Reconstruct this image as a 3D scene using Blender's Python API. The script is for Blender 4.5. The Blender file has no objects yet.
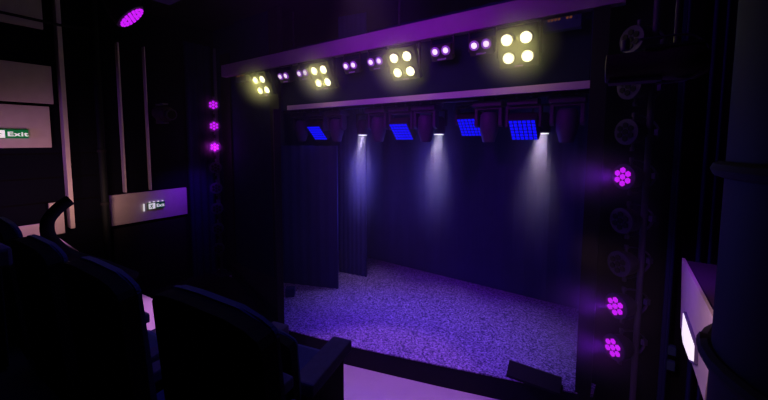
import bpy, bmesh, math, random
from mathutils import Vector, Matrix, Euler
random.seed(7)
S = bpy.context.scene
COL = S.collection
R = math.radians
V = Vector

# ------------------------------------------------------------------ materials
def mat(name, col, rough=.7, metal=0, emit=None, es=1.0, noise=None, spec=.3, sheen=0, coat=0):
    m = bpy.data.materials.new(name); m.use_nodes = True
    nt = m.node_tree; b = nt.nodes['Principled BSDF']
    b.inputs['Base Color'].default_value = (*col, 1)
    b.inputs['Roughness'].default_value = rough
    b.inputs['Metallic'].default_value = metal
    b.inputs['Specular IOR Level'].default_value = spec
    if sheen: b.inputs['Sheen Weight'].default_value = sheen
    if emit:
        b.inputs['Emission Color'].default_value = (*emit, 1)
        b.inputs['Emission Strength'].default_value = es
    if noise:
        sc, amt = noise
        tc = nt.nodes.new('ShaderNodeTexCoord')
        n = nt.nodes.new('ShaderNodeTexNoise'); n.inputs['Scale'].default_value = sc; n.inputs['Detail'].default_value = 3
        mx = nt.nodes.new('ShaderNodeMix'); mx.data_type = 'RGBA'
        nt.links.new(tc.outputs['Object'], n.inputs['Vector'])
        nt.links.new(n.outputs['Fac'], mx.inputs['Factor'])
        mx.inputs['A'].default_value = (*[c * (1 - amt) for c in col], 1)
        mx.inputs['B'].default_value = (*[min(1, c * (1 + amt)) for c in col], 1)
        nt.links.new(mx.outputs['Result'], b.inputs['Base Color'])
    return m

M = dict(
    black=mat('black_paint', (.008, .008, .010), .8, noise=(6, .3)),
    blackwall=mat('black_wall', (.006, .006, .010), .9, noise=(3, .3)),
    navy=mat('navy_cloth', (.010, .012, .055), .9, noise=(5, .3), spec=.1),
    navyflat=mat('navy_drape', (.035, .035, .14), .95, noise=(2, .2), spec=.05),
    fascia=mat('navy_fascia', (.008, .010, .045), .8, noise=(2, .2), spec=.1),
    panel=mat('pale_panel', (.55, .50, .50), .7, noise=(9, .10), spec=.2),
    beam=mat('grey_beam_paint', (.40, .38, .42), .6, noise=(7, .10), spec=.2),
    rail=mat('header_rail_paint', (.52, .34, .60), .6, spec=.2),
    floor=mat('pale_house_floor', (.62, .55, .58), .8, noise=(4, .10), spec=.1),
    body=mat('fixture_black', (.035, .033, .042), .55, noise=(30, .2)),
    shell=mat('fixture_shell', (.075, .06, .12), .5, noise=(30, .15)),
    metal=mat('dark_metal', (.10, .10, .12), .45, .6),
    clamp=mat('clamp_metal', (.22, .18, .36), .4, .7),
    seatback=mat('seat_shell', (.010, .010, .013), .75, noise=(14, .3), spec=.15),
    cloth=mat('seat_navy_cloth', (.06, .065, .24), .9, noise=(60, .25), spec=.1, sheen=.3),
    armpad=mat('arm_pad', (.11, .085, .19), .7, noise=(40, .25), spec=.2),
    column=mat('column_paint', (.004, .008, .009), .7, noise=(2, .2), spec=.2),
    bluetrim=mat('blue_trim', (.010, .010, .09), .6),
    orange=mat('orange_led', (.1, .03, .01), .5, emit=(1, .32, .10), es=.10),
    green=mat('exit_green', (.0, .22, .06), .5, emit=(0, .22, .045), es=.28),
    greendim=mat('exit_green_dim', (.0, .14, .05), .5, emit=(0, .16, .045), es=.10),
    white=mat('exit_white', (.9, .9, .9), .5, emit=(1, 1, 1), es=.55),
    signwhite=mat('sign_lamp_white', (.9, .9, .9), .5, emit=(1, .93, 1), es=.85),
    signrim=mat('sign_rim', (.12, .10, .22), .5),
    magled=mat('magenta_led', (.1, .0, .1), .4, emit=(.62, .012, .95), es=1.0),
    unlit=mat('unlit_led', (.006, .005, .008), .6, spec=.1),
    lensrim=mat('lens_rim', (.045, .025, .09), .5, .2),
    blueled=mat('blue_led', (0, 0, .1), .4, emit=(.004, .004, 1), es=.95),
    bulb=mat('warm_bulb', (.9, .9, .7), .4, emit=(1, 1, .74), es=1.6),
    twinlamp=mat('violet_white_lamp', (.6, .5, .7), .4, emit=(1, .82, 1), es=1.0),
    twinrim=mat('violet_reflector', (.3, .1, .5), .3, emit=(.22, .04, .46), es=.55),
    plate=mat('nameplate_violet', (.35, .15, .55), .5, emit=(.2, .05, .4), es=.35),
    beamlens=mat('beam_lens', (.9, .8, 1), .4, emit=(.9, .75, 1), es=1.6),
    warmshell=mat('dark_brown_shell', (.05, .036, .035), .6, noise=(8, .25)),
    boxcloth=mat('box_violet_cloth', (.05, .02, .08), .9),
    teal=mat('teal_box', (.03, .07, .12), .6),
)
def carpet_mat():
    m = bpy.data.materials.new('speckled_stage_carpet'); m.use_nodes = True
    nt = m.node_tree; b = nt.nodes['Principled BSDF']; b.inputs['Roughness'].default_value = .9
    b.inputs['Specular IOR Level'].default_value = .1
    tc = nt.nodes.new('ShaderNodeTexCoord')
    n = nt.nodes.new('ShaderNodeTexNoise'); n.inputs['Scale'].default_value = 42; n.inputs['Detail'].default_value = 3; n.inputs['Roughness'].default_value = .8
    r = nt.nodes.new('ShaderNodeValToRGB')
    r.color_ramp.elements[0].position = .40; r.color_ramp.elements[0].color = (.05, .045, .13, 1)
    r.color_ramp.elements[1].position = .66; r.color_ramp.elements[1].color = (.66, .48, .95, 1)
    nt.links.new(tc.outputs['Object'], n.inputs['Vector']); nt.links.new(n.outputs['Fac'], r.inputs['Fac'])
    nt.links.new(r.outputs['Color'], b.inputs['Base Color'])
    return m
M['carpet'] = carpet_mat()
def tiled_wall(name, c1, c2, sc):
    m = bpy.data.materials.new(name); m.use_nodes = True
    nt = m.node_tree; b = nt.nodes['Principled BSDF']; b.inputs['Roughness'].default_value = .9; b.inputs['Specular IOR Level'].default_value = .08
    tc = nt.nodes.new('ShaderNodeTexCoord'); mp = nt.nodes.new('ShaderNodeMapping')
    mp.inputs['Rotation'].default_value = (R(90), 0, R(90)) if sc > 0 else (R(90), 0, 0)
    br = nt.nodes.new('ShaderNodeTexBrick'); br.inputs['Scale'].default_value = abs(sc)
    br.inputs['Color1'].default_value = (*c1, 1); br.inputs['Color2'].default_value = (*c2, 1); br.inputs['Mortar'].default_value = (.002, .002, .003, 1)
    br.inputs['Mortar Size'].default_value = .015; br.offset = 0
    nt.links.new(tc.outputs['Object'], mp.inputs['Vector']); nt.links.new(mp.outputs['Vector'], br.inputs['Vector'])
    nt.links.new(br.outputs['Color'], b.inputs['Base Color'])
    return m
M['panelwall'] = tiled_wall('dark_panelled_wall', (.0022, .0028, .008), (.0028, .0034, .010), 1.2)

# ------------------------------------------------------------------ mesh builder
class MB:
    def __init__(s): s.bm = bmesh.new()
    def _x(s, geo, mtx): bmesh.ops.transform(s.bm, matrix=mtx, verts=geo)
    def box(s, c, size, rot=(0, 0, 0), bev=0.0, mtx=None):
        g = bmesh.ops.create_cube(s.bm, size=1)['verts']
        m = Matrix.Translation(V(c)) @ Euler([R(a) for a in rot]).to_matrix().to_4x4() @ Matrix.Diagonal((*size, 1))
        if mtx: m = mtx @ m
        s._x(g, m)
        if bev:
            es = list({e for v in g for e in v.link_edges})
            bmesh.ops.bevel(s.bm, geom=es, offset=bev, segments=2, affect='EDGES', profile=.6)
        return s
    def cyl(s, p0, p1, r0, r1=None, seg=20, caps=True):
        p0, p1 = V(p0), V(p1); d = p1 - p0; r1 = r0 if r1 is None else r1
        g = bmesh.ops.create_cone(s.bm, cap_ends=caps, segments=seg, radius1=r0, radius2=max(r1, 1e-4), depth=d.length)['verts']
        q = d.to_track_quat('Z', 'Y').to_matrix().to_4x4()
        s._x(g, Matrix.Translation((p0 + p1) / 2) @ q)
        return s
    def lathe(s, prof, p0, axis, seg=24):
        """prof: list of (distance along axis, radius)"""
        q = V(axis).normalized().to_track_quat('Z', 'Y').to_matrix().to_4x4(); mt = Matrix.Translation(V(p0)) @ q
        rings = []
        for h, r in prof:
            rings.append([s.bm.verts.new(mt @ V((r * math.cos(2 * math.pi * k / seg), r * math.sin(2 * math.pi * k / seg), h))) for k in range(seg)])
        for a, b in zip(rings, rings[1:]):
            for k in range(seg): s.bm.faces.new((a[k], a[(k + 1) % seg], b[(k + 1) % seg], b[k]))
        s.bm.faces.new(rings[0][::-1]); s.bm.faces.new(rings[-1])
        return s
    def tube(s, pts, r, seg=10, flat=None):
        pts = [V(p) for p in pts]; rings = []
        n = len(pts)
        t0 = (pts[1] - pts[0]).normalized()
        ref = V((0, 0, 1)) if abs(t0.z) < .9 else V((0, 1, 0))
        for i, p in enumerate(pts):
            t = (pts[min(i + 1, n - 1)] - pts[max(i - 1, 0)]).normalized()
            u = (ref - t * ref.dot(t)).normalized(); ref = u; w = t.cross(u)
            a, b = (r, r) if flat is None else (r, flat)
            rings.append([s.bm.verts.new(p + u * a * math.cos(2 * math.pi * k / seg) + w * b * math.sin(2 * math.pi * k / seg)) for k in range(seg)])
        for a, b in zip(rings, rings[1:]):
            for k in range(seg): s.bm.faces.new((a[k], a[(k + 1) % seg], b[(k + 1) % seg], b[k]))
        s.bm.faces.new(rings[0][::-1]); s.bm.faces.new(rings[-1])
        return s
    def prism(s, poly, h0, h1, axis='Z', mtx=None):
        """extrude a 2D polygon between h0 and h1 along axis"""
        def P(a, b, h):
            v = {'Z': (a, b, h), 'Y': (a, h, b), 'X': (h, a, b)}[axis]
            return (mtx @ V(v)) if mtx else V(v)
        lo = [s.bm.verts.new(P(a, b, h0)) for a, b in poly]; hi = [s.bm.verts.new(P(a, b, h1)) for a, b in poly]
        s.bm.faces.new(lo[::-1]); s.bm.faces.new(hi)
        for k in range(len(poly)):
            j = (k + 1) % len(poly); s.bm.faces.new((lo[k], lo[j], hi[j], hi[k]))
        return s
    def build(s, name, m, parent=None, smooth=False, **props):
        bmesh.ops.recalc_face_normals(s.bm, faces=s.bm.faces)
        me = bpy.data.meshes.new(name); s.bm.to_mesh(me); s.bm.free()
        if smooth:
            for p in me.polygons: p.use_smooth = True
            try: me.set_sharp_from_angle(angle=R(40))
            except Exception: pass
        me.materials.append(M[m] if isinstance(m, str) else m)
        o = bpy.data.objects.new(name, me); COL.objects.link(o)
        if parent: o.parent = parent
        for k, v in props.items(): o[k] = v
        return o
def tag(o, label, cat, group=None):
    o['label'] = label; o['category'] = cat
    if group: o['group'] = group
    return o
def thing(name, label, cat, loc=(0, 0, 0), rz=0, group=None):
    o = bpy.data.objects.new(name, None); COL.objects.link(o); o.empty_display_size = .1
    o.location = loc; o.rotation_euler = (0, 0, R(rz))
    return tag(o, label, cat, group)
def struct(name, mb, m): return mb.build(name, m, kind='structure')
def copy_tree(o, parent=None):
    c = o.copy(); COL.objects.link(c); c.parent = parent
    for ch in list(o.children): copy_tree(ch, c)
    return c
def copy_to(o, label, loc, rz=None):
    kids = [k for k in bpy.data.objects if k.parent == o]
    c = o.copy(); COL.objects.link(c); c.location = loc; c['label'] = label
    if rz is not None: c.rotation_euler = (0, 0, R(rz))
    for k in kids:
        kc = k.copy(); COL.objects.link(kc); kc.parent = c
        for g in [q for q in bpy.data.objects if q.parent == k]:
            gc = g.copy(); COL.objects.link(gc); gc.parent = kc
    return c
def dots(n, r0, r1):
    return [(r1 * math.cos(2 * math.pi * k / n), r1 * math.sin(2 * math.pi * k / n), r0) for k in range(n)]

# ------------------------------------------------------------------ the room
XL, XR, YB, YF, ZC = -8.0, 1.25, -2.6, 6.55, 5.7
struct('floor', MB().box(((XL + XR) / 2, (YB + YF) / 2, -.05), (XR - XL + .4, YF - YB + .4, .1)), 'floor')
struct('ceiling', MB().box(((XL + XR) / 2, (YB + YF) / 2, ZC + .05), (XR - XL + .4, YF - YB + .4, .1)), 'black')
struct('wall_left', MB().box((XL - .05, (YB + YF) / 2, ZC / 2), (.1, YF - YB + .4, ZC)), 'panelwall')
struct('wall_right', MB().box((XR + .05, (YB + YF) / 2, ZC / 2), (.1, YF - YB + .4, ZC)), 'blackwall')
struct('wall_rear', MB().box(((XL + XR) / 2, YB - .05, ZC / 2), (XR - XL, .1, ZC)), 'blackwall')
struct('floor_shade_sheet', MB().box((-6.3, 1.0, .006), (3.4, 6.6, .012)), 'black')  # dark sheet laid in place of shade on the left house floor
# stage back cloth wall, gently pleated
mb = MB(); n = 120
poly = [(XL + (XR - XL) * k / n, YF - .02 + .018 * math.sin(k * 1.3) + .01 * math.sin(k * .47)) for k in range(n + 1)] + [(XR, YF + .05), (XL, YF + .05)]
mb.prism(poly, 0, ZC)
struct('wall_back', mb, 'navyflat')

# stage deck with its rounded thrust front
front_r = [(-.13, 4.32), (-.28, 4.28), (-1.08, 4.04), (-1.77, 3.83), (-2.29, 3.68), (-3.03, 3.475), (-3.45, 3.37), (-3.7, 3.33)]
front = front_r + [(-7.4 - x, y) for x, y in front_r[-2::-1]]
deck = front_r[:6] + [(-3.70, 3.33), (-4.12, 3.24), (-5.6, 4.42), (-7.0, 4.60), (-7.4, YF - .04), (0, YF - .04)]
wing = [(-4.12, 3.24)] + [p for p in front if p[0] < -4.2] + [(-7.4, 4.40), (-5.6, 4.42)]
struct('floor_stage', MB().prism(deck, .285, .30), 'carpet')
struct('floor_wing_shade', MB().prism(wing, .285, .299), 'black')  # deck beyond the masking flat blackened to stand for its shade
struct('trim_1', MB().prism([(x, y + .012) for x, y in front] + [(-7.38, YF - .06), (-.02, YF - .06)], 0, .285), 'blackwall')

# proscenium: black walls either side, a pillar, navy header
struct('wall_proscenium_left', MB().prism([(-8, 4.50), (-7.02, 4.50), (-7.02, 4.42), (-5.86, 4.42), (-5.86, 4.50), (-5.86, 4.56), (-8, 4.56)], 0, ZC), 'navy')
struct('trim_2', MB().box((-5.64, 4.42, ZC / 2), (.27, .12, ZC)), 'black')
tag(MB().prism([(-4.10, 3.27), (-4.16, 3.20), (-5.70, 4.36), (-5.62, 4.42)], .301, 3.60).build('masking_flat', 'black'), 'tall black masking flat forming the left edge of the stage opening', 'flat')
struct('trim_3', MB().box((-5.80, 4.40, 1.55), (.03, .03, 3.1)), 'bluetrim')  # blue paint imitates the blue-lit edge of the opening
struct('wall_proscenium_right', MB().box((.47, 4.66, ZC / 2), (1.55, .20, ZC)), 'blackwall')
struct('trim_4', MB().box((-.23, 4.36, 2.27), (.15, .16, 4.54)), 'black')
hdr = thing('stage_header', 'dark navy header board above the stage opening, behind the big lamps', 'header', (-3.1, 4.45, 3.73))
MB().box((0, 0, .50), (5.55, .06, 1.0)).build('fascia_board', 'fascia', hdr)
MB().box((.30, -.045, .04), (5.0, .03, .085), bev=.004).build('bottom_rail', 'rail', hdr, label='pale rail glowing purple along the bottom edge')
# big lighting beam
tag(MB().box((-3.70, 4.36, 4.675), (7.34, .12, .25), bev=.006).build('lighting_beam', 'beam'), 'long violet-lit box beam across the top of the stage front', 'beam')

# left side of house: raised side aisle, wall panels, battens
plat = [(XL, -1.2), (-2.9, -1.2), (-3.30, 1.28), (-3.77, 1.48), (-4.2, 1.45), (-6.2, 1.50), (XL, 1.55)]
struct('floor_side_aisle', MB().prism(plat, 1.40, 1.50), 'floor')
def wallpanel(name, y0, y1, z0, z1, label, x=-7.9, th=.06):
    t = thing(name, label, 'panel', (x - th / 2, (y0 + y1) / 2, z0))
    MB().box((0, 0, (z1 - z0) / 2), (th, y1 - y0, z1 - z0), bev=.004).build('board', 'panel', t)
    MB().box((-th / 2 - .02, 0, (z1 - z0) / 2), (.04, (y1 - y0) * .9, (z1 - z0) * .8)).build('bracket', 'body', t)
    return t
wallpanel('wall_panel_board', -.1, 1.57, 4.96, 5.48, 'topmost pale board on the left wall, crossed by a thin cable')
wallpanel('wall_panel_board', -.1, 1.63, 3.75, 4.37, 'mauve-lit board on the left wall just above the green exit sign board')
wallpanel('wall_panel_board', -.1, 1.57, 3.02, 3.70, 'mauve board at far left carrying a green exit sign')
wallpanel('wall_panel_board', 2.32, 3.71, 1.51, 2.10, 'board fading from brown to violet with a small exit sign')
wallpanel('wall_panel_board', -.1, 1.44, 1.51, 1.75, 'low brown-lit strip of board behind the seat tops at far left')
wallpanel('wall_panel_board', 1.48, 1.66, 1.53, 2.08, 'small tan board glimpsed inside the bend of the curved rail')
def batten(y, z0, z1, w, d, label, x=-7.9):
    t = tag(MB().box((x - .05 + d / 2, y, (z0 + z1) / 2), (d + .1, w, z1 - z0), bev=.003).build('wall_batten', 'panel'), label, 'batten', None)
batten(1.745, 1.61, ZC - .02, .06, .10, 'broad pale vertical batten on the left wall beside the green exit sign')
batten(2.575, 2.13, 4.98, .028, .03, 'thin tan vertical batten rising from the left end of the small exit sign board')
batten(3.015, 2.13, 5.0, .02, .02, 'thinnest tan vertical batten above the middle of the small exit sign board')
# dark door void under the violet board
struct('door_1', MB().box((-7.93, 3.0, .72), (.05, 1.32, 1.44)), 'black')
# dark pipe with collars
t = thing('wall_pipe', 'dark vertical pipe with collars left of the small exit sign board', 'pipe', (-7.62, 2.16, 0))
MB().cyl((0, 0, 0), (0, 0, ZC), .055, seg=16).build('tube', 'column', t, True)
for z in (.8, 1.98, 2.93, 4.2): MB().cyl((0, 0, z), (0, 0, z + .05), .068, seg=16).build('collar', 'black', t, True)
# cable
tag(MB().tube([(-7.6, -.6, 5.05), (-7.6, .2, 5.02), (-7.6, 1.06, 5.02), (-7.6, 1.71, 5.01), (-7.6, 2.10, 5.04)], .022, 8).build('overhead_cable', 'black', smooth=True), 'thin black cable crossing in front of the top left board', 'cable')
# dark blue pleated drape strips between panel and tower
mb = MB()
poly = [(-7.96 + .04 * math.sin(k * .9) * 1, 3.80 + .028 * k) for k in range(22)]
poly = [(-7.93 + .03 * math.sin(k * 1.1), 3.80 + .028 * k) for k in range(22)] + [(-7.99, 4.38), (-7.99, 3.80)]
mb.prism(poly, 0, 5.3)
tag(mb.build('side_drape', 'navy', smooth=False), 'dark blue pleated drape between the small exit sign board and the left lamp tower', 'drape')

# ------------------------------------------------------------------ exit signs
def exit_sign(y0, z, w, h, label, gm, wm, hooks, flipx=-7.9):
    t = thing('exit_sign', label, 'exit sign', (flipx + .03, y0, z), 90)
    MB().box((w / 2, 0, h / 2), (w, .03, h), bev=.002).build('sign_board', gm, t)
    sq = MB().box((h * .52, -.017, h / 2), (h * .92, .006, h * .86)).build('pictogram_square', wm, t)
    # running figure leaving through a doorway
    f = MB(); cx = h * .46; s = h
    def P(pts): f.prism([(cx + a * s, b * s) for a, b in pts], -.024, -.020, 'Y')
    P([(.02, .70), (.12, .70), (.14, .78), (.10, .84), (.03, .83), (0, .77)])
    P([(-.10, .66), (.06, .68), (.10, .62), (.04, .42), (-.08, .40)])
    P([(-.08, .42), (.04, .44), (.16, .30), (.10, .12), (.03, .12), (.06, .28)])
    P([(-.08, .44), (.0, .40), (-.12, .26), (-.30, .24), (-.30, .31), (-.16, .33)])
    P([(.06, .66), (.10, .60), (.26, .54), (.26, .48), (.08, .52)])
    P([(-.10, .66), (-.22, .54), (-.28, .58), (-.16, .70)])
    f.build('running_figure', gm, t)
    c = bpy.data.curves.new('lettering', 'FONT'); c.body = 'Exit'; c.size = h * .72; c.extrude = .002; c.offset = h * .012
    c.space_character = 1.05
    tmp = bpy.data.objects.new('text_source', c); COL.objects.link(tmp); bpy.context.view_layer.update()
    me = bpy.data.meshes.new_from_object(tmp.evaluated_get(bpy.context.evaluated_depsgraph_get())); bpy.data.objects.remove(tmp); bpy.data.curves.remove(c)
    me.materials.clear(); me.materials.append(M[wm])
    o = bpy.data.objects.new('lettering', me); COL.objects.link(o); o.parent = t
    o.location = (h * 1.14, -.019, h * .26); o.rotation_euler = (R(90), 0, 0); o.scale = ((w - h * 1.35) / (h * 1.05), 1, 1)
    if hooks:
        MB().box((-.07, 0, h * .42), (.022, .02, h * 1.15)).build('edge_strip', wm, t, label='white strip at the left edge')
        for k in (.12, .35, .62, .88): MB().box((w * k, 0, h + .018), (.03, .012, .018)).build('hanger', wm, t)
    return t
exit_sign(.905, 3.17, .39, .135, 'green exit sign on the mauve board at the far left edge', 'green', 'white', False)
exit_sign(2.93, 1.735, .31, .13, 'small dim exit sign on the brown to violet board', 'greendim', 'white', True)

# ------------------------------------------------------------------ right side of house
t = thing('balcony_panel', 'tilted-looking violet panel on the right wall with a bright white sign', 'panel', (.53, 3.3, 1.53))
MB().prism([(-.5, 0.0), (.55, 0.0), (.73, .57), (-.61, .57)], -.03, -.01, 'X').build('board', 'panel', t)
MB().prism([(-.50, .02), (.55, .02), (.70, .56), (-.60, .56)], -.01, .20, 'X').build('rear_box', 'boxcloth', t)
MB().box((.45, .05, .30), (.52, .12, .12)).build('wall_bracket', 'body', t)
# dim violet board behind it
tag(MB().box((.82, 3.45, 2.02), (.05, .9, .42)).build('rear_board', 'panelwall'), 'dim violet board behind the top of the right wall panel', 'panel')
s = thing('sign_box', 'bright white lit box on the right violet panel', 'sign', (.50, 3.33, 1.50))
MB().prism([(-.28, .13), (-.12, .06), (.18, .04), (.27, .08), (.28, .27), (-.26, .255)], -.02, .02, 'X').build('housing', 'signrim', s)
MB().prism([(-.265, .14), (-.115, .073), (.17, .055), (.257, .09), (.267, .258), (-.246, .243)], -.024, -.019, 'X').build('diffuser', 'signwhite', s)
# big round column with strap rings
t = thing('round_column', 'big dark round column with black strap rings at the right edge', 'column', (.90, 2.05, 0))
MB().cyl((0, 0, 0), (0, 0, ZC), .52, seg=48).build('shaft', 'column', t, True)
for z in (2.20, 3.03):
    mb = MB(); mb.tube([(.535 * math.cos(a * math.pi / 16), .535 * math.sin(a * math.pi / 16), z) for a in range(33)], .035, 8); mb.build('strap', 'black', t, True)
MB().lathe([(0, .02), (.01, .042), (.05, .042), (.06, .02)], (-.50, .10, 2.20), (-1, .1, 0), 14).build('buckle', 'black', t, True)
tag(MB().box((.60, 2.92, 3.68), (.03, .05, .38), bev=.005).box((.92, 2.92, 3.70), (.64, .03, .03)).build('bracket_plate', 'shell'), 'dim upright bracket plate beside the top of the round column', 'bracket')
for k, z in enumerate((1.04, .88)):
    tag(MB().box((.50, 4.40, z), (.10, .06, .09), bev=.006).build('control_box', 'teal'), ('upper' if k == 0 else 'lower') + ' of two small teal boxes beside the bottom of the right lamp tower', 'box')
for k, (x, w) in enumerate(((.47, .018), (.66, .02), (.74, .014))):
    tag(MB().cyl((x, 4.38, 0), (x, 4.38, ZC), w, seg=10).build('conduit', 'bluetrim', smooth=True),
        ('dim blue vertical conduit closest to the right lamp tower', 'middle one of three dim blue conduits behind the right panel', 'thin dim blue conduit closest to the round column')[k], 'conduit')

# ------------------------------------------------------------------ LED par cans on the two towers
def tower(x, y, side, label):
    t = thing('lamp_tower', label, 'lamp tower', (x, y, 0))
    MB().cyl((0, .0, 0), (0, .0, 5.2), .028, seg=14).build('pole', 'shell', t, True)
    MB().box((0, 0, .012), (.5, .3, .024), bev=.004).build('base_plate', 'body', t)
    MB().box((-side * .13, .23 if side > 0 else .165, 2.55), (.36, .03, 5.1)).build('backing_board', 'blackwall', t)
    MB().box((side * .22, .10, 2.55), (.03, .03, 5.1)).build('rail', 'bluetrim', t)
    return t
def par_can(lit, lensmat):
    """local origin = centre of lens, axis along -y (faces -y), bracket goes round the back"""
    t = thing('par_can', 'x', 'stage lamp')
    MB().lathe([(0, .108), (.012, .122), (.03, .122), (.13, .112), (.17, .085), (.20, .05)], (0, 0, 0), (0, 1, 0), 24).build('housing', 'body', t, True)
    mb = MB()
    mb.lathe([(-.004, .1), (.0, .128), (.022, .128)], (0, 0, 0), (0, 1, 0), 24).build('front_ring', 'lensrim', t, True)
    mb = MB()
    mb.cyl((0, -.006, 0), (0, -.014, 0), .030, seg=6)
    for k in range(6):
        a = R(60 * k + 30); mb.cyl((.066 * math.cos(a), -.006, .066 * math.sin(a)), (.066 * math.cos(a), -.014, .066 * math.sin(a)), .030, seg=6)
    mb.build('lens_cluster', lensmat, t)
    mb = MB(); mb.tube([(0, .09 + .32 * math.sin(a * math.pi / 14), .165 * math.cos(a * math.pi / 14)) for a in range(15)], .006, 8, .016)
    mb.cyl((0, .09, .165), (0, .09, .12), .012, seg=8); mb.cyl((0, .09, -.165), (0, .09, -.12), .012, seg=8)
    mb.build('yoke', 'shell', t, True)
    for s_ in (1, -1): MB().cyl((0, .09, s_ * .15), (0, .09, s_ * .19), .02, seg=10).build('knob', 'shell', t, True)
    MB().box((0, .40, 0), (.04, .05, .06), bev=.004).build('clamp', 'clamp', t)
    return t
par_on = par_can(True, 'magled'); par_off = par_can(False, 'unlit'); used = set()
def place_par(proto, loc, rz, label, group):
    if proto.name in used: return_o = copy_to(proto, label, loc, rz)
    else: used.add(proto.name); return_o = proto; proto.location = loc; proto.rotation_euler = (0, 0, R(rz)); proto['label'] = label
    return_o['group'] = group
    return return_o
ordn = ['topmost', 'second from the top', 'third from the top', 'fourth from the top', 'fifth from the top', 'sixth from the top', 'seventh from the top', 'lowest']
tower(-7.62, 4.30, -1, 'lamp tower of small round stage lamps left of the stage')
tower(.22, 4.28, 1, 'lamp tower of round stage lamps right of the stage')
AL = math.degrees(math.atan2(.80, .60))     # left cans face across the house
lit_lights = []
for k in range(8):
    lit = k < 3
    z = 3.93 - .465 * k
    place_par(par_on if lit else par_off, (-7.47, 4.15, z), 56, ('lit magenta' if lit else 'unlit dark') + ' lamp on the left tower, ' + ordn[k], 'lamps on the left tower')
    if lit: lit_lights.append((V((-7.47, 4.15, z)), R(56), 'L', k))
for k in range(8):
    z = 4.134 - .445 * k
    lit = k in (3, 6, 7)
    place_par(par_on if lit else par_off, (.03, 4.15, z), -42, ('lit magenta' if lit else 'unlit dark') + ' lamp on the right tower, ' + ordn[k], 'lamps on the right tower')
    if lit: lit_lights.append((V((.03, 4.15, z)), R(-42), 'R', k))

# hanging lamp upper left and a speaker box above
h = thing('hanging_par_lamp', 'lit magenta LED lamp hanging high at upper left, aimed down', 'stage lamp', (-5.60, 2.0, 4.83))
ax = V((.344, .606, -.717)).normalized(); q = ax.to_track_quat('-Y', 'Z').to_matrix().to_4x4()
def rot_mb(fn, name, m, parent, smooth=True):
    mb = MB(); fn(mb); bmesh.ops.transform(mb.bm, matrix=q, verts=mb.bm.verts); return mb.build(name, m, parent, smooth)
rot_mb(lambda b: b.lathe([(0, .19), (.02, .205), (.14, .19), (.28, .13), (.34, .07)], (0, 0, 0), (0, 1, 0), 28), 'housing', 'body', h)
rot_mb(lambda b: b.lathe([(-.008, .175), (0, .21), (.03, .21)], (0, .0, 0), (0, 1, 0), 28), 'front_ring', 'body', h)
def cl(b):
    for rr, nn in ((0, 1), (.055, 6), (.108, 12), (.158, 18)):
        for k in range(nn):
            a = 2 * math.pi * k / nn; b.cyl((rr * math.cos(a), -.010, rr * math.sin(a)), (rr * math.cos(a), -.022, rr * math.sin(a)), .022, seg=8)
rot_mb(cl, 'lens_cluster', 'magled', h, False)
MB().tube([(-.22, -.05, 0.10), (-.30, .0, .35), (-.15, .0, .62), (.1, .0, .62), (.28, 0, .35), (.16, .05, .16)], .010, 8, .025).build('yoke', 'body', h, True)
MB().cyl((-.02, 0, .60), (-.02, 0, .87), .02, seg=10).build('hanger', 'body', h, True)
sp = thing('ceiling_speaker', 'dark violet wedge-shaped box hanging at the top left edge', 'speaker', (-4.95, 2.1, 4.98))
MB().prism([(-.32, .40), (-.20, .0), (.22, .0), (.46, .40)], -.2, .2, 'Y').build('cabinet', 'shell', sp)
MB().box((0, -.205, .2), (.34, .012, .28)).build('grille', 'body', sp)
MB().box((0, 0, .53), (.06, .06, .30)).build('bracket', 'body', sp)

# profile spotlight on the left wall
t = thing('profile_spotlight', 'dark round-nosed spotlight on the wall beside the thinnest tan batten', 'stage lamp', (-7.55, 3.18, 3.68))
a0 = V((.62, .10, -.08)).normalized()
MB().lathe([(-.20, .09), (-.18, .14), (-.02, .16), (.10, .15), (.16, .12)], (0, 0, 0), a0, 24).build('housing', 'warmshell', t, True)
MB().lathe([(.16, .085), (.22, .11), (.24, .11), (.241, .085)], (0, 0, 0), a0, 24).build('nose_ring', 'lensrim', t, True)
MB().lathe([(.238, .084), (.244, .084)], (0, 0, 0), a0, 24).build('lens', 'unlit', t, True)
MB().box((0, 0, .185), (.14, .1, .03), bev=.006).box((0, 0, -.185), (.14, .1, .03), bev=.006).box((-.22, 0, 0), (.05, .12, .40), bev=.006).build('yoke', 'shell', t)
MB().box((-.33, 0, 0), (.2, .08, .08)).build('wall_mount', 'body', t)

# big moving light near right, in front of the tower's top
t = thing('large_spotlight', 'large dark brown spotlight with a looped yoke at upper right, hiding the tower top', 'stage lamp', (.15, 3.0, 3.69))
MB().lathe([(-.27, .092), (-.265, .098), (.05, .100), (.08, .11), (.22, .115), (.28, .08)], (0, 0, -.02), (1, 0, 0), 28).build('housing', 'warmshell', t, True)
MB().lathe([(-.272, .07), (-.268, .085)], (0, 0, -.02), (1, 0, 0), 28).build('lens', 'unlit', t, True)
MB().box((-.10, 0, -.122), (.30, .15, .02), bev=.004).build('lower_fin', 'body', t)
MB().box((.10, 0, .088), (.30, .15, .02), bev=.004).build('upper_fin', 'body', t)
mb = MB(); mb.tube([(.12 + .155 * math.sin(a * math.pi / 16), -.05, .15 * math.cos(a * math.pi / 16)) for a in range(17)], .008, 8, .02)
mb.cyl((-.08, -.05, .15), (.12, -.05, .15), .008, seg=8).cyl((.02, -.05, -.15), (.12, -.05, -.15), .008, seg=8)
mb.build('yoke', 'shell', t, True)
MB().cyl((-.16, .0, .10), (-.16, .0, .17), .025, seg=12).build('knob', 'shell', t, True)
MB().cyl((.12, .0, .06), (.12, .0, 2.0), .02, seg=12).build('hanger', 'body', t, True)

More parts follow.
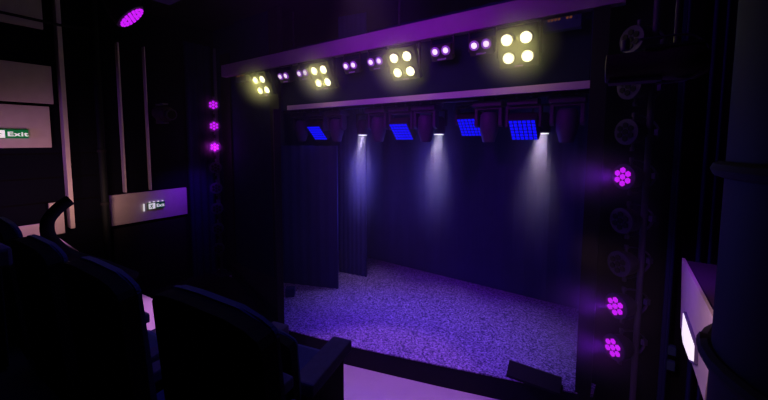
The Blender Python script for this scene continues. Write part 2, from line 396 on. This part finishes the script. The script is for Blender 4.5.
# ------------------------------------------------------------------ blinders and twin lamps under the beam
def dashes(mb, y, z, w):
    x = -w / 2
    while x < w / 2 - .008:
        d = random.choice((.010, .014, .018)); mb.box((x + d / 2, y, z + random.choice((-.002, .002))), (d, .003, .016)); x += d + .006
    return mb
bl = thing('blinder_lamp', 'x', 'stage lamp')
tl = Euler((R(28), 0, 0)).to_matrix().to_4x4()
def T(mb): bmesh.ops.transform(mb.bm, matrix=tl, verts=mb.bm.verts); return mb
T(MB().box((0, .05, 0), (.46, .10, .46), bev=.02)).build('housing', 'body', bl)
for i, (a, b) in enumerate(((-.105, .105), (.105, .105), (-.105, -.105), (.105, -.105))):
    l = T(MB().lathe([(0, .075), (.01, .078), (.03, .078)], (a, -.02, b), (0, 1, 0), 24)).build('lamp_ring', 'lensrim', bl, True)
    T(MB().lathe([(-.012, .04), (-.004, .058), (.004, .066)], (a, -.022, b), (0, 1, 0), 24)).build('bulb', 'bulb', l, True)
T(dashes(MB(), -.004, -.208, .10)).build('nameplate', 'plate', bl)
MB().box((-.245, .05, .10), (.015, .04, .36)).box((.245, .05, .10), (.015, .04, .36)).box((0, .05, .28), (.505, .04, .015)).build('yoke', 'body', bl)
bl_pos = [-5.79, -4.18, -2.59, -1.04]
bl_lab = ['smallest-looking four-bulb blinder lamp, first from the left under the beam', 'four-bulb blinder lamp, second from the left under the beam', 'four-bulb blinder lamp, third from the left under the beam', 'largest-looking four-bulb blinder lamp, at the right end of the beam']
bl.location = (bl_pos[0], 4.2, 4.225); bl['label'] = bl_lab[0]; bl['group'] = 'blinder lamps under the beam'
for x, lab in zip(bl_pos[1:], bl_lab[1:]): copy_to(bl, lab, (x, 4.2, 4.225))
tw = thing('twin_lamp', 'x', 'stage lamp')
T(MB().box((0, .05, -.03), (.30, .10, .20), bev=.015)).build('housing', 'body', tw)
for a in (-.075, .075):
    l = T(MB().lathe([(-.004, .046), (0, .058), (.02, .062)], (a, -.018, .0), (0, 1, 0), 20)).build('reflector', 'twinrim', tw, True)
    T(MB().lathe([(-.012, .012), (-.008, .034), (.004, .040)], (a + .005, -.020, .004), (0, 1, 0), 16)).build('bulb', 'twinlamp', l, True)
T(dashes(MB(), -.004, -.105, .12)).build('nameplate', 'plate', tw)
MB().box((-.16, .05, .07), (.012, .03, .24)).box((.16, .05, .07), (.012, .03, .24)).box((0, .05, .19), (.33, .03, .012)).build('yoke', 'body', tw)
tw_pos = [-5.15, -4.64, -3.56, -3.07, -2.01, -1.48]
tl_lab = ['first twin violet lamp from the left under the beam, right of the smallest blinder', 'second twin violet lamp from the left, beside the second blinder',
          'third twin violet lamp from the left, right of the second blinder', 'fourth twin violet lamp from the left, left of the third blinder',
          'fifth twin violet lamp from the left, right of the third blinder', 'sixth twin violet lamp from the left, beside the largest blinder']
tw.location = (tw_pos[0], 4.2, 4.325); tw['label'] = tl_lab[0]; tw['group'] = 'twin lamps under the beam'
for x, lab in zip(tw_pos[1:], tl_lab[1:]): copy_to(tw, lab, (x, 4.2, 4.325))
def dimmer(x, lab, red):
    t = thing('dimmer_box', lab, 'dimmer box', (x, 4.32, 4.37))
    MB().box((0, 0, .065), (.38, .10, .13), bev=.006).build('case', 'navyflat', t)
    mb = MB()
    for k in (0, 1, 2, 3, 5.4, 6.4): mb.lathe([(0, .014), (.006, .012)], (-.13 + .034 * k, -.05, .115), (0, -1, 0), 10)
    mb.build('indicator_row', 'orange', t)
    MB().box((.14, -.053, .10), (.03, .008, .03)).build('socket', 'bluetrim', t)
dimmer(-.60, 'navy box with six orange dots right of the largest blinder', 0)
dimmer(-6.60, 'navy box with faint red dots under the left end of the beam', 1)

# ------------------------------------------------------------------ rig behind the header
pp = thing('rigging_pipe', 'dark rigging pipe just under the stage header carrying the stage lamps', 'pipe', (-3.0, 4.75, 3.74))
MB().cyl((-2.8, 0, 0), (2.72, 0, 0), .028, seg=14).build('tube', 'shell', pp, True)
for x in (-2.5, 0, 2.5): MB().cyl((x, 0, 0), (x, 0, ZC - 3.74), .015, seg=8).build('hanger', 'body', pp, True)
def clamps(t, dx=.09):
    for s_ in (-1, 1):
        MB().box((s_ * dx, 0, -.005), (.03, .05, .07), bev=.005).build('clamp', 'clamp', t)
# moving head, local origin at the pipe centre, hangs down
mh = thing('moving_head', 'x', 'stage lamp')
clamps(mh)
MB().box((0, 0, -.085), (.40, .26, .085), bev=.015).build('base', 'shell', mh)
mb = MB()
mb.box((0, 0, -.145), (.36, .12, .04), bev=.01)
for s_ in (-1, 1):
    mb.box((s_ * .165, 0, -.25), (.045, .13, .24), bev=.012); mb.cyl((s_ * .19, 0, -.34), (s_ * .14, 0, -.34), .06, seg=16)
mb.build('yoke', 'shell', mh)
MB().lathe([(-.0, .09), (.03, .115), (.15, .125), (.25, .122), (.33, .10), (.385, .085), (.41, .075)], (0, 0, -.195), (0, 0, -1), 28).build('head', 'shell', mh, True)
MB().lathe([(0, .06), (.004, .055)], (0, 0, -.604), (0, 0, -1), 20).build('lens', 'unlit', mh, True)
mh_x = [-5.29, -4.35, -3.40, -2.50, -1.52, -.56]
mh_lab = ['unlit moving head lamp at the far left end of the stage pipe', 'unlit moving head lamp right of the leftmost blue panel', 'unlit moving head lamp right of the first white beam',
          'unlit moving head lamp between the second blue panel and second white beam', 'unlit moving head lamp partly covering the third blue panel', 'unlit moving head lamp at the far right end of the stage pipe']
mh.location = (mh_x[0], 4.75, 3.74); mh['label'] = mh_lab[0]; mh['group'] = 'moving head lamps under the header'
for x, lab in zip(mh_x[1:], mh_lab[1:]): copy_to(mh, lab, (x, 4.75, 3.74))
# LED wash panel
wp = thing('wash_light', 'x', 'stage lamp')
clamps(wp)
MB().box((0, 0, -.085), (.38, .22, .08), bev=.012).build('base', 'shell', wp)
mb = MB(); mb.box((0, .02, -.145), (.44, .10, .04), bev=.01)
for s_ in (-1, 1): mb.box((s_ * .205, .02, -.27), (.035, .11, .27), bev=.01)
mb.build('yoke', 'shell', wp)
tm = Matrix.Translation((0, .0, -.45)) @ Euler((R(42), 0, 0)).to_matrix().to_4x4()
def TT(mb): bmesh.ops.transform(mb.bm, matrix=tm, verts=mb.bm.verts); return mb
TT(MB().box((0, .08, .0), (.36, .14, .36), bev=.02).box((0, .17, .03), (.26, .08, .22), bev=.02)).build('head', 'body', wp)
mb = MB(); 
for i in range(6):
    for j in range(6): mb.box((-.1375 + .055 * i, .005, -.14 + .056 * j), (.040, .02, .036))
TT(mb).build('led_panel', 'blueled', wp)
wp_x = [-4.87, -2.95, -1.86, -1.07]
wp_lab = ['blue lit wash panel lamp, first from the left on the stage pipe', 'blue lit wash panel lamp between the third and fourth moving heads', 'blue lit wash panel lamp half hidden by a moving head', 'widest-looking blue lit wash panel lamp, nearest the right end']
wp.location = (wp_x[0], 4.75, 3.74); wp['label'] = wp_lab[0]; wp['group'] = 'blue wash lamps under the header'
for x, lab in zip(wp_x[1:], wp_lab[1:]): copy_to(wp, lab, (-1.90, 5.02, 3.80) if x == -1.86 else (x, 4.75, 3.74))
# white beam lamps
bp = thing('beam_lamp', 'x', 'stage lamp')
clamps(bp, .05)
mb = MB(); mb.box((0, 0, -.10), (.20, .08, .03), bev=.006)
for s_ in (-1, 1): mb.box((s_ * .125, 0, -.22), (.018, .07, .26), bev=.005)
mb.build('yoke', 'body', bp)
MB().lathe([(0, .06), (.03, .095), (.20, .105), (.27, .10), (.28, .085)], (0, 0, -.20), (0, 0, -1), 24).build('housing', 'body', bp, True)
mb = MB(); mb.cyl((0, 0, -.478), (0, 0, -.492), .026, seg=10)
for k in range(6): mb.cyl((.058 * math.cos(k * 1.047), .058 * math.sin(k * 1.047), -.478), (.058 * math.cos(k * 1.047), .058 * math.sin(k * 1.047), -.492), .024, seg=10)
mb.build('lens_cluster', 'beamlens', bp)
bp_x = [-4.02, -2.45, -.90]
bp_lab = ['lamp casting the first white beam from the left', 'lamp casting the middle white beam', 'lamp casting the rightmost white beam, behind the widest blue panel']
bp.location = (bp_x[0], 5.10, 3.74); bp['label'] = bp_lab[0]; bp['group'] = 'white beam lamps'
for x, lab in zip(bp_x[1:], bp_lab[1:]): copy_to(bp, lab, (x, 5.10, 3.74))
tag(MB().cyl((-5.8, 5.10, 3.80), (-.28, 5.10, 3.80), .02, seg=12).build('rear_rigging_pipe', 'shell', smooth=True), 'second dark pipe behind the first, holding the white beam lamps', 'pipe')

# ------------------------------------------------------------------ on the stage
def flat(name, p0, p1, z1, lab, amp):
    p0, p1 = V((*p0, 0)), V((*p1, 0)); d = (p1 - p0); n = V((d.y, -d.x, 0)).normalized(); K = 26
    a = [p0 + d * k / K + n * amp * math.sin(k * 1.5) for k in range(K + 1)]
    b = [p + V((-n.x, -n.y, 0)) * .035 for p in a[::-1]]
    tag(MB().prism([(p.x, p.y) for p in a + b], .302, z1).build(name, 'navyflat'), lab, 'drape')
flat('stage_drape', (-5.45, 4.345), (-4.36, 4.76), 3.05, 'nearer dark blue upright drape at the left of the stage', .008)
flat('stage_drape', (-4.91, 5.42), (-4.27, 5.53), ZC - .02, 'dark blue drape behind the nearer one, under the first white beam', .010)
tag(MB().box((-4.88, 4.04, .38), (.16, .14, .155), (0, 0, 40), bev=.005).build('stage_box', 'navyflat'), 'small blue-faced box on the carpet at the left pillar foot', 'box')
t = thing('monitor_wedge', 'low black wedge speaker at the front right edge of the stage', 'speaker', (-.72, 4.20, .301), 2)
MB().prism([(-.10, 0), (.09, 0), (.09, .11), (.04, .13), (-.10, .03)], -.30, .28, 'X').build('cabinet', 'black', t)
MB().box((0, -.005, .086), (.50, .135, .006), (35, 0, 0)).build('grille', 'shell', t)
MB().box((.285, .0, .03), (.03, .05, .06)).build('handle', 'black', t)

# ------------------------------------------------------------------ seating
struct('floor_tier_upper', MB().box((-.9, -1.12, 1.14), (4.2, 2.76, 2.28)), 'black')
struct('floor_tier_middle', MB().box((-1.55, .49, .875), (5.3, .64, 1.75), (0, 0, 4)), 'black')
struct('floor_tier_lower', MB().box((-1.28, 1.30, .685), (1.9, .70, 1.37), (0, 0, 10)), 'black')
def back_outline(w, z0, z1):
    h = w / 2
    return [(-h + .02, z0), (h - .02, z0), (h, z0 + .15), (h, z1 - .05), (h - .015, z1 - .03), (h - .06, z1 - .012), (h - .14, z1), (-h + .16, z1 + .004), (-h + .07, z1), (-h + .02, z1 - .01), (-h, z1 - .035), (-h, z0 + .15)]
    return [(-h + .02, z0), (h - .02, z0), (h, z0 + .15), (h, z1 - .085), (h - .02, z1 - .05), (h - .08, z1 - .02), (h - .16, z1), (-h + .16, z1), (-h + .08, z1 - .02), (-h + .02, z1 - .05), (-h, z1 - .085), (-h, z0 + .15)]
def make_seat(bt=.905, ah=.20, aw=.09, at=.06, w=.50):
    t = thing('theatre_seat', 'x', 'seat')
    tilt = Matrix.Translation((0, 0, .35)) @ Euler((R(4), 0, 0)).to_matrix().to_4x4() @ Matrix.Translation((0, 0, -.35))
    MB().prism(back_outline(w, .16, bt), -.05, .0, 'Y', tilt).build('back_shell', 'seatback', t)
    mb = MB(); mb.prism(back_outline(w - .008, .28, bt + .005), .0, .022, 'Y', tilt)
    bmesh.ops.bevel(mb.bm, geom=[e for e in mb.bm.edges], offset=.006, segments=2, affect='EDGES')
    mb.build('backrest', 'cloth', t)
    MB().box((0, .27, ah - .10), (.42, .44, .11), (3, 0, 0), bev=.03).build('seat_cushion', 'cloth', t)
    for s_ in (-1, 1):
        a = MB().box((s_ * .25, .27, ah / 2), (.04, .42, ah), bev=.006).build('side_panel', 'seatback', t)
        MB().box((s_ * .25, .27, ah + at / 2 - .003), (aw, .46, at), bev=.012).build('arm_pad', 'armpad', t)
    return t
seat = make_seat()
seat.location = (-.985, .565, 1.765); seat.rotation_euler = (0, 0, R(6)); seat['label'] = 'dark seat back nearest the rail, widest in the foreground'; seat['group'] = 'theatre seats'
copy_to(seat, 'dark seat back at lower left, second from the rail', (-1.60, .47, 1.765), 4)
copy_to(seat, 'dark seat back third from the rail, top edge near the curved black rail', (-2.24, .42, 1.765), 4)
copy_to(seat, 'dark seat back at the left picture edge, only its top corner showing', (-2.89, .39, 1.775), 2)
low = make_seat(.77, .395, .14, .075, .54)
low.location = (-1.60, 1.10, 1.375); low.rotation_euler = (0, 0, R(13)); low['label'] = 'dark seat one row down whose long arm rest points at the stage'; low['group'] = 'theatre seats'
copy_to(low, 'seat at the left picture edge showing only a navy arm rest corner', (-2.10, -.29, 2.29), 5)
# curved rail
P0 = V((0, 0, 3.15)); pts = []
for y, z in ((1.60, 2.19), (1.52, 2.14), (1.42, 2.05), (1.32, 1.89), (1.32, 1.68), (1.42, 1.47), (1.60, 1.27), (1.95, 1.03), (2.42, .66)):
    pts.append(P0 + (V((-7.2, y, z)) - P0) * .60)
# smooth
sm = []
for i in range(len(pts) - 1):
    a, b, c, d = pts[max(i - 1, 0)], pts[i], pts[i + 1], pts[min(i + 2, len(pts) - 1)]
    for k in range(5):
        u = k / 5; sm.append(.5 * ((2 * b) + (c - a) * u + (2 * a - 5 * b + 4 * c - d) * u * u + (3 * b - a - 3 * c + d) * u ** 3))
sm.append(pts[-1])
t = thing('curved_rail', 'thick black curved rail sweeping down behind the left seats', 'rail', (0, 0, 0))
MB().tube(sm, .052, 12, .045).build('hoop', 'blackwall', t, True)
for k in (20,): MB().cyl(sm[k], (sm[k].x, sm[k].y, 1.50), .03, seg=10).build('post', 'black', t, True)

# ------------------------------------------------------------------ haze
def haze():
    mb = MB().box((-3.68, 4.27, 2.95), (7.9, 4.4, 5.2))
    m = bpy.data.materials.new('stage_haze'); m.use_nodes = True; nt = m.node_tree; nt.nodes.clear()
    o = nt.nodes.new('ShaderNodeOutputMaterial'); v = nt.nodes.new('ShaderNodeVolumeScatter')
    v.inputs['Density'].default_value = HAZE; v.inputs['Anisotropy'].default_value = .25
    nt.links.new(v.outputs[0], o.inputs['Volume'])
    ob = mb.build('stage_haze', m, kind='stuff'); tag(ob, 'thin theatrical haze filling the stage and the front of the house', 'haze')
HAZE = .011
haze()
def puff(name, loc, size, dens, lab, rot=(0, 0, 0), top=False):
    """added locally to imitate beam and lamp glow: denser smoke that thins out towards its rim"""
    m = bpy.data.materials.new('glow_smoke'); m.use_nodes = True; nt = m.node_tree; nt.nodes.clear()
    o = nt.nodes.new('ShaderNodeOutputMaterial'); v = nt.nodes.new('ShaderNodeVolumeScatter')
    tc = nt.nodes.new('ShaderNodeTexCoord'); g = nt.nodes.new('ShaderNodeTexGradient'); g.gradient_type = 'QUADRATIC_SPHERE'
    mu = nt.nodes.new('ShaderNodeMath'); mu.operation = 'MULTIPLY'; mu.inputs[1].default_value = dens
    nt.links.new(tc.outputs['Object'], g.inputs['Vector']); nt.links.new(g.outputs['Fac'], mu.inputs[0]); nt.links.new(mu.outputs[0], v.inputs['Density'])
    v.inputs['Anisotropy'].default_value = .1
    nt.links.new(v.outputs[0], o.inputs['Volume'])
    mb = MB(); bmesh.ops.create_icosphere(mb.bm, subdivisions=3, radius=1)
    ob = mb.build(name, m, kind='stuff'); ob.location = loc; ob.scale = size; ob.rotation_euler = [R(a) for a in rot]
    tag(ob, lab, 'glow_smoke')
for x, w_ in zip(bp_x, ('left', 'middle', 'right')): puff('glow_plume', (x - .05, 5.09, 3.02), (.60, .34, 1.75), 1.5, 'smoke put in to show the ' + w_ + ' white beam')
for x, w_ in zip(bl_pos, ('first', 'second', 'third', 'fourth')): puff('glow_halo', (x, 4.17, 4.23), (.54, .48, .54), 5.0, 'smoke put in for the yellow glow around the ' + w_ + ' blinder lamp from the left')
for z, w_ in ((4.134 - .445 * 3, 'uppermost'), (4.134 - .445 * 6, 'middle'), (4.134 - .445 * 7, 'lowest')):
    puff('glow_streak', (-.20, 4.0, z), (.62, .36, .42), 1.6, 'smoke put in for the violet glow of the ' + w_ + ' lit lamp of the right tower')
for k, w_ in ((0, 'topmost'), (1, 'second'), (2, 'third')):
    puff('glow_halo', (-7.36, 4.02, 3.93 - .465 * k), (.34, .34, .30), 1.6 if k == 2 else .8, 'smoke put in for the magenta glow at the ' + w_ + ' lit lamp of the left tower')

# ------------------------------------------------------------------ light
def spot(loc, to, w, col, ang, blend=.5, r=.05):
    l = bpy.data.lights.new('spot', 'SPOT'); l.energy = w; l.color = col; l.spot_size = R(ang); l.spot_blend = blend; l.shadow_soft_size = r
    o = bpy.data.objects.new('lamp_or_fill_spot', l); COL.objects.link(o); o.location = loc
    o.rotation_euler = (V(to) - V(loc)).to_track_quat('-Z', 'Y').to_euler(); return o
def point(loc, w, col, r=.05):
    l = bpy.data.lights.new('lamp', 'POINT'); l.energy = w; l.color = col; l.shadow_soft_size = r
    o = bpy.data.objects.new('lamp_glow', l); COL.objects.link(o); o.location = loc; return o
def area(loc, to, w, col, sx, sy):
    l = bpy.data.lights.new('area', 'AREA'); l.shape = 'RECTANGLE'; l.size = sx; l.size_y = sy; l.energy = w; l.color = col
    o = bpy.data.objects.new('fill_area', l); COL.objects.link(o); o.location = loc
    o.rotation_euler = (V(to) - V(loc)).to_track_quat('-Z', 'Y').to_euler(); return o
# par cans
def disc(loc, to, w, col, size, spread):
    l = bpy.data.lights.new('disc', 'AREA'); l.shape = 'DISK'; l.size = size; l.energy = w; l.color = col; l.spread = R(spread)
    o = bpy.data.objects.new('beam_light', l); COL.objects.link(o); o.location = loc
    o.rotation_euler = (V(to) - V(loc)).to_track_quat('-Z', 'Y').to_euler(); return o
for p, rz, side, k in lit_lights:
    d = V((math.sin(rz), -math.cos(rz), 0))
    if side == 'R':
        spot(p + d * .06, p + V((-1, -.15, -.02)), 6, (.24, .01, 1), 95, 1, .05); point(p + d * .09, .15, (.7, .03, 1), .05)
    else: point(p + d * .10, 2.4 if k == 2 else .5, (.7, .03, 1), .05)
for x in bl_pos:
    for a in (-.105, .105):
        for y, z in ((4.095, 4.295), (4.195, 4.105)): point((x + a, y, z), 1.15, (1, .93, .20), .04)
for x in bp_x: disc((x, 5.10, 3.235), (x - .16, 5.02, .3), 2.0, (.78, .60, .95), .15, 48)
for x in wp_x: spot((x, 4.58, 3.22), (x + .1, 3.9, .3), 4.5, (.04, .02, 1), 120, 1, .12)
spot((-1.6, 2.0, 5.3), (-2.3, 4.3, .3), 600, (.23, .035, 1), 46, .9, .1)  # added violet key for the stage floor, no fixture
spot((-2.3, 2.9, 5.5), (-2.2, 3.0, 0), 235, (1, .48, .74), 34, .5, .1)  # unseen downlight added to make the pink pool on the house floor
area((-2.8, 2.2, 5.3), (-2.8, 4.3, 4.6), 17, (.40, .01, 1), 2.4, .2)  # violet fill put in to colour the beam
spot((-2.6, .6, 4.9), (-2.6, 4.6, 3.7), 160, (.55, .01, 1), 70, 1, .1)  # added violet spot to lift the header rail and moving heads
spot((-6.7, 1.75, 2.0), (-7.9, 1.8, 2.3), 30, (1, .50, .40), 125, 1, .1)  # warm fill added in mid-air, facing the left wall
spot((-6.2, .3, 2.4), (-7.9, 1.0, 2.65), 48, (1, .42, .62), 72, 1, .1)  # second added fill, pinkish, for the far left boards
spot((-6.9, -1.6, 2.6), (-7.8, 1.8, 3.0), 60, (.22, .01, 1), 40, 1, .1)  # violet fill added from behind for the batten sides
spot((-7.4, 1.0, 4.7), (-7.5, 1.0, 1.5), 160, (.9, .3, 1), 30, .8, .1)  # added in place of the hanging lamp, lights the aisle by the wall
spot((-3.6, 1.2, 4.9), (-3.6, 1.2, 1.5), 380, (.8, .3, 1), 22, .8, .1)  # added narrow spot for the aisle corner between the seats
area((-1.6, 1.6, 5.4), (-1.5, .9, 2), 2.2, (.14, .12, 1), 1.5, 1).data.spread = R(80)  # blue fill added overhead to bring out the seat rims
spot((-7.0, 3.6, 2.6), (-7.9, 3.7, 1.8), 34, (.20, .01, 1), 90, 1, .1)  # added spot standing in for violet light from the left tower
spot((.1, 3.3, 2.75), (.5, 3.7, 1.85), 17, (.36, .03, 1), 80, 1, .05)  # added violet fill on the far end of the right panel
spot((-.2, 2.2, 2.6), (.5, 2.8, 1.8), 34, (1, .5, .7), 80, 1, .1)  # added pinkish fill on the near end of that panel
area((-3.5, 5.6, 2.2), (-1.0, 0, 2.6), 40, (.10, .08, 1), 2, 1.2)  # unseen blue fill put on the stage to tint the seat rims
# ------------------------------------------------------------------ camera, world, view
cam = bpy.data.cameras.new('camera'); co = bpy.data.objects.new('camera', cam); COL.objects.link(co); S.camera = co
f = 342.34
cam.sensor_fit = 'HORIZONTAL'; cam.sensor_width = 36; cam.lens = 36 * f / 768; cam.shift_y = -(200 - 167.6) / 768
y_, p_, r_ = -.6052, .0783, .003
cy, sy, cp, sp_ = math.cos(y_), math.sin(y_), math.cos(p_), math.sin(p_)
right = V((cy, -sy, 0)); fw = V((sy * cp, cy * cp, -sp_)); up = right.cross(fw)
r2 = right * math.cos(r_) + up * math.sin(r_); u2 = -right * math.sin(r_) + up * math.cos(r_)
mm = Matrix((r2, u2, -fw)).transposed().to_4x4(); mm.translation = V((0, 0, 3.15)); co.matrix_world = mm
cam.clip_start = .02; cam.clip_end = 100
w = bpy.data.worlds.new('world'); S.world = w; w.use_nodes = True
w.node_tree.nodes['Background'].inputs[0].default_value = (.01, .01, .03, 1); w.node_tree.nodes['Background'].inputs[1].default_value = .1
S.view_settings.view_transform = 'Standard'; S.view_settings.look = 'None'; S.view_settings.gamma = 1; S.view_settings.exposure = 0
S.cycles.use_denoising = True
S.cycles.volume_bounces = 0; S.cycles.max_bounces = 4
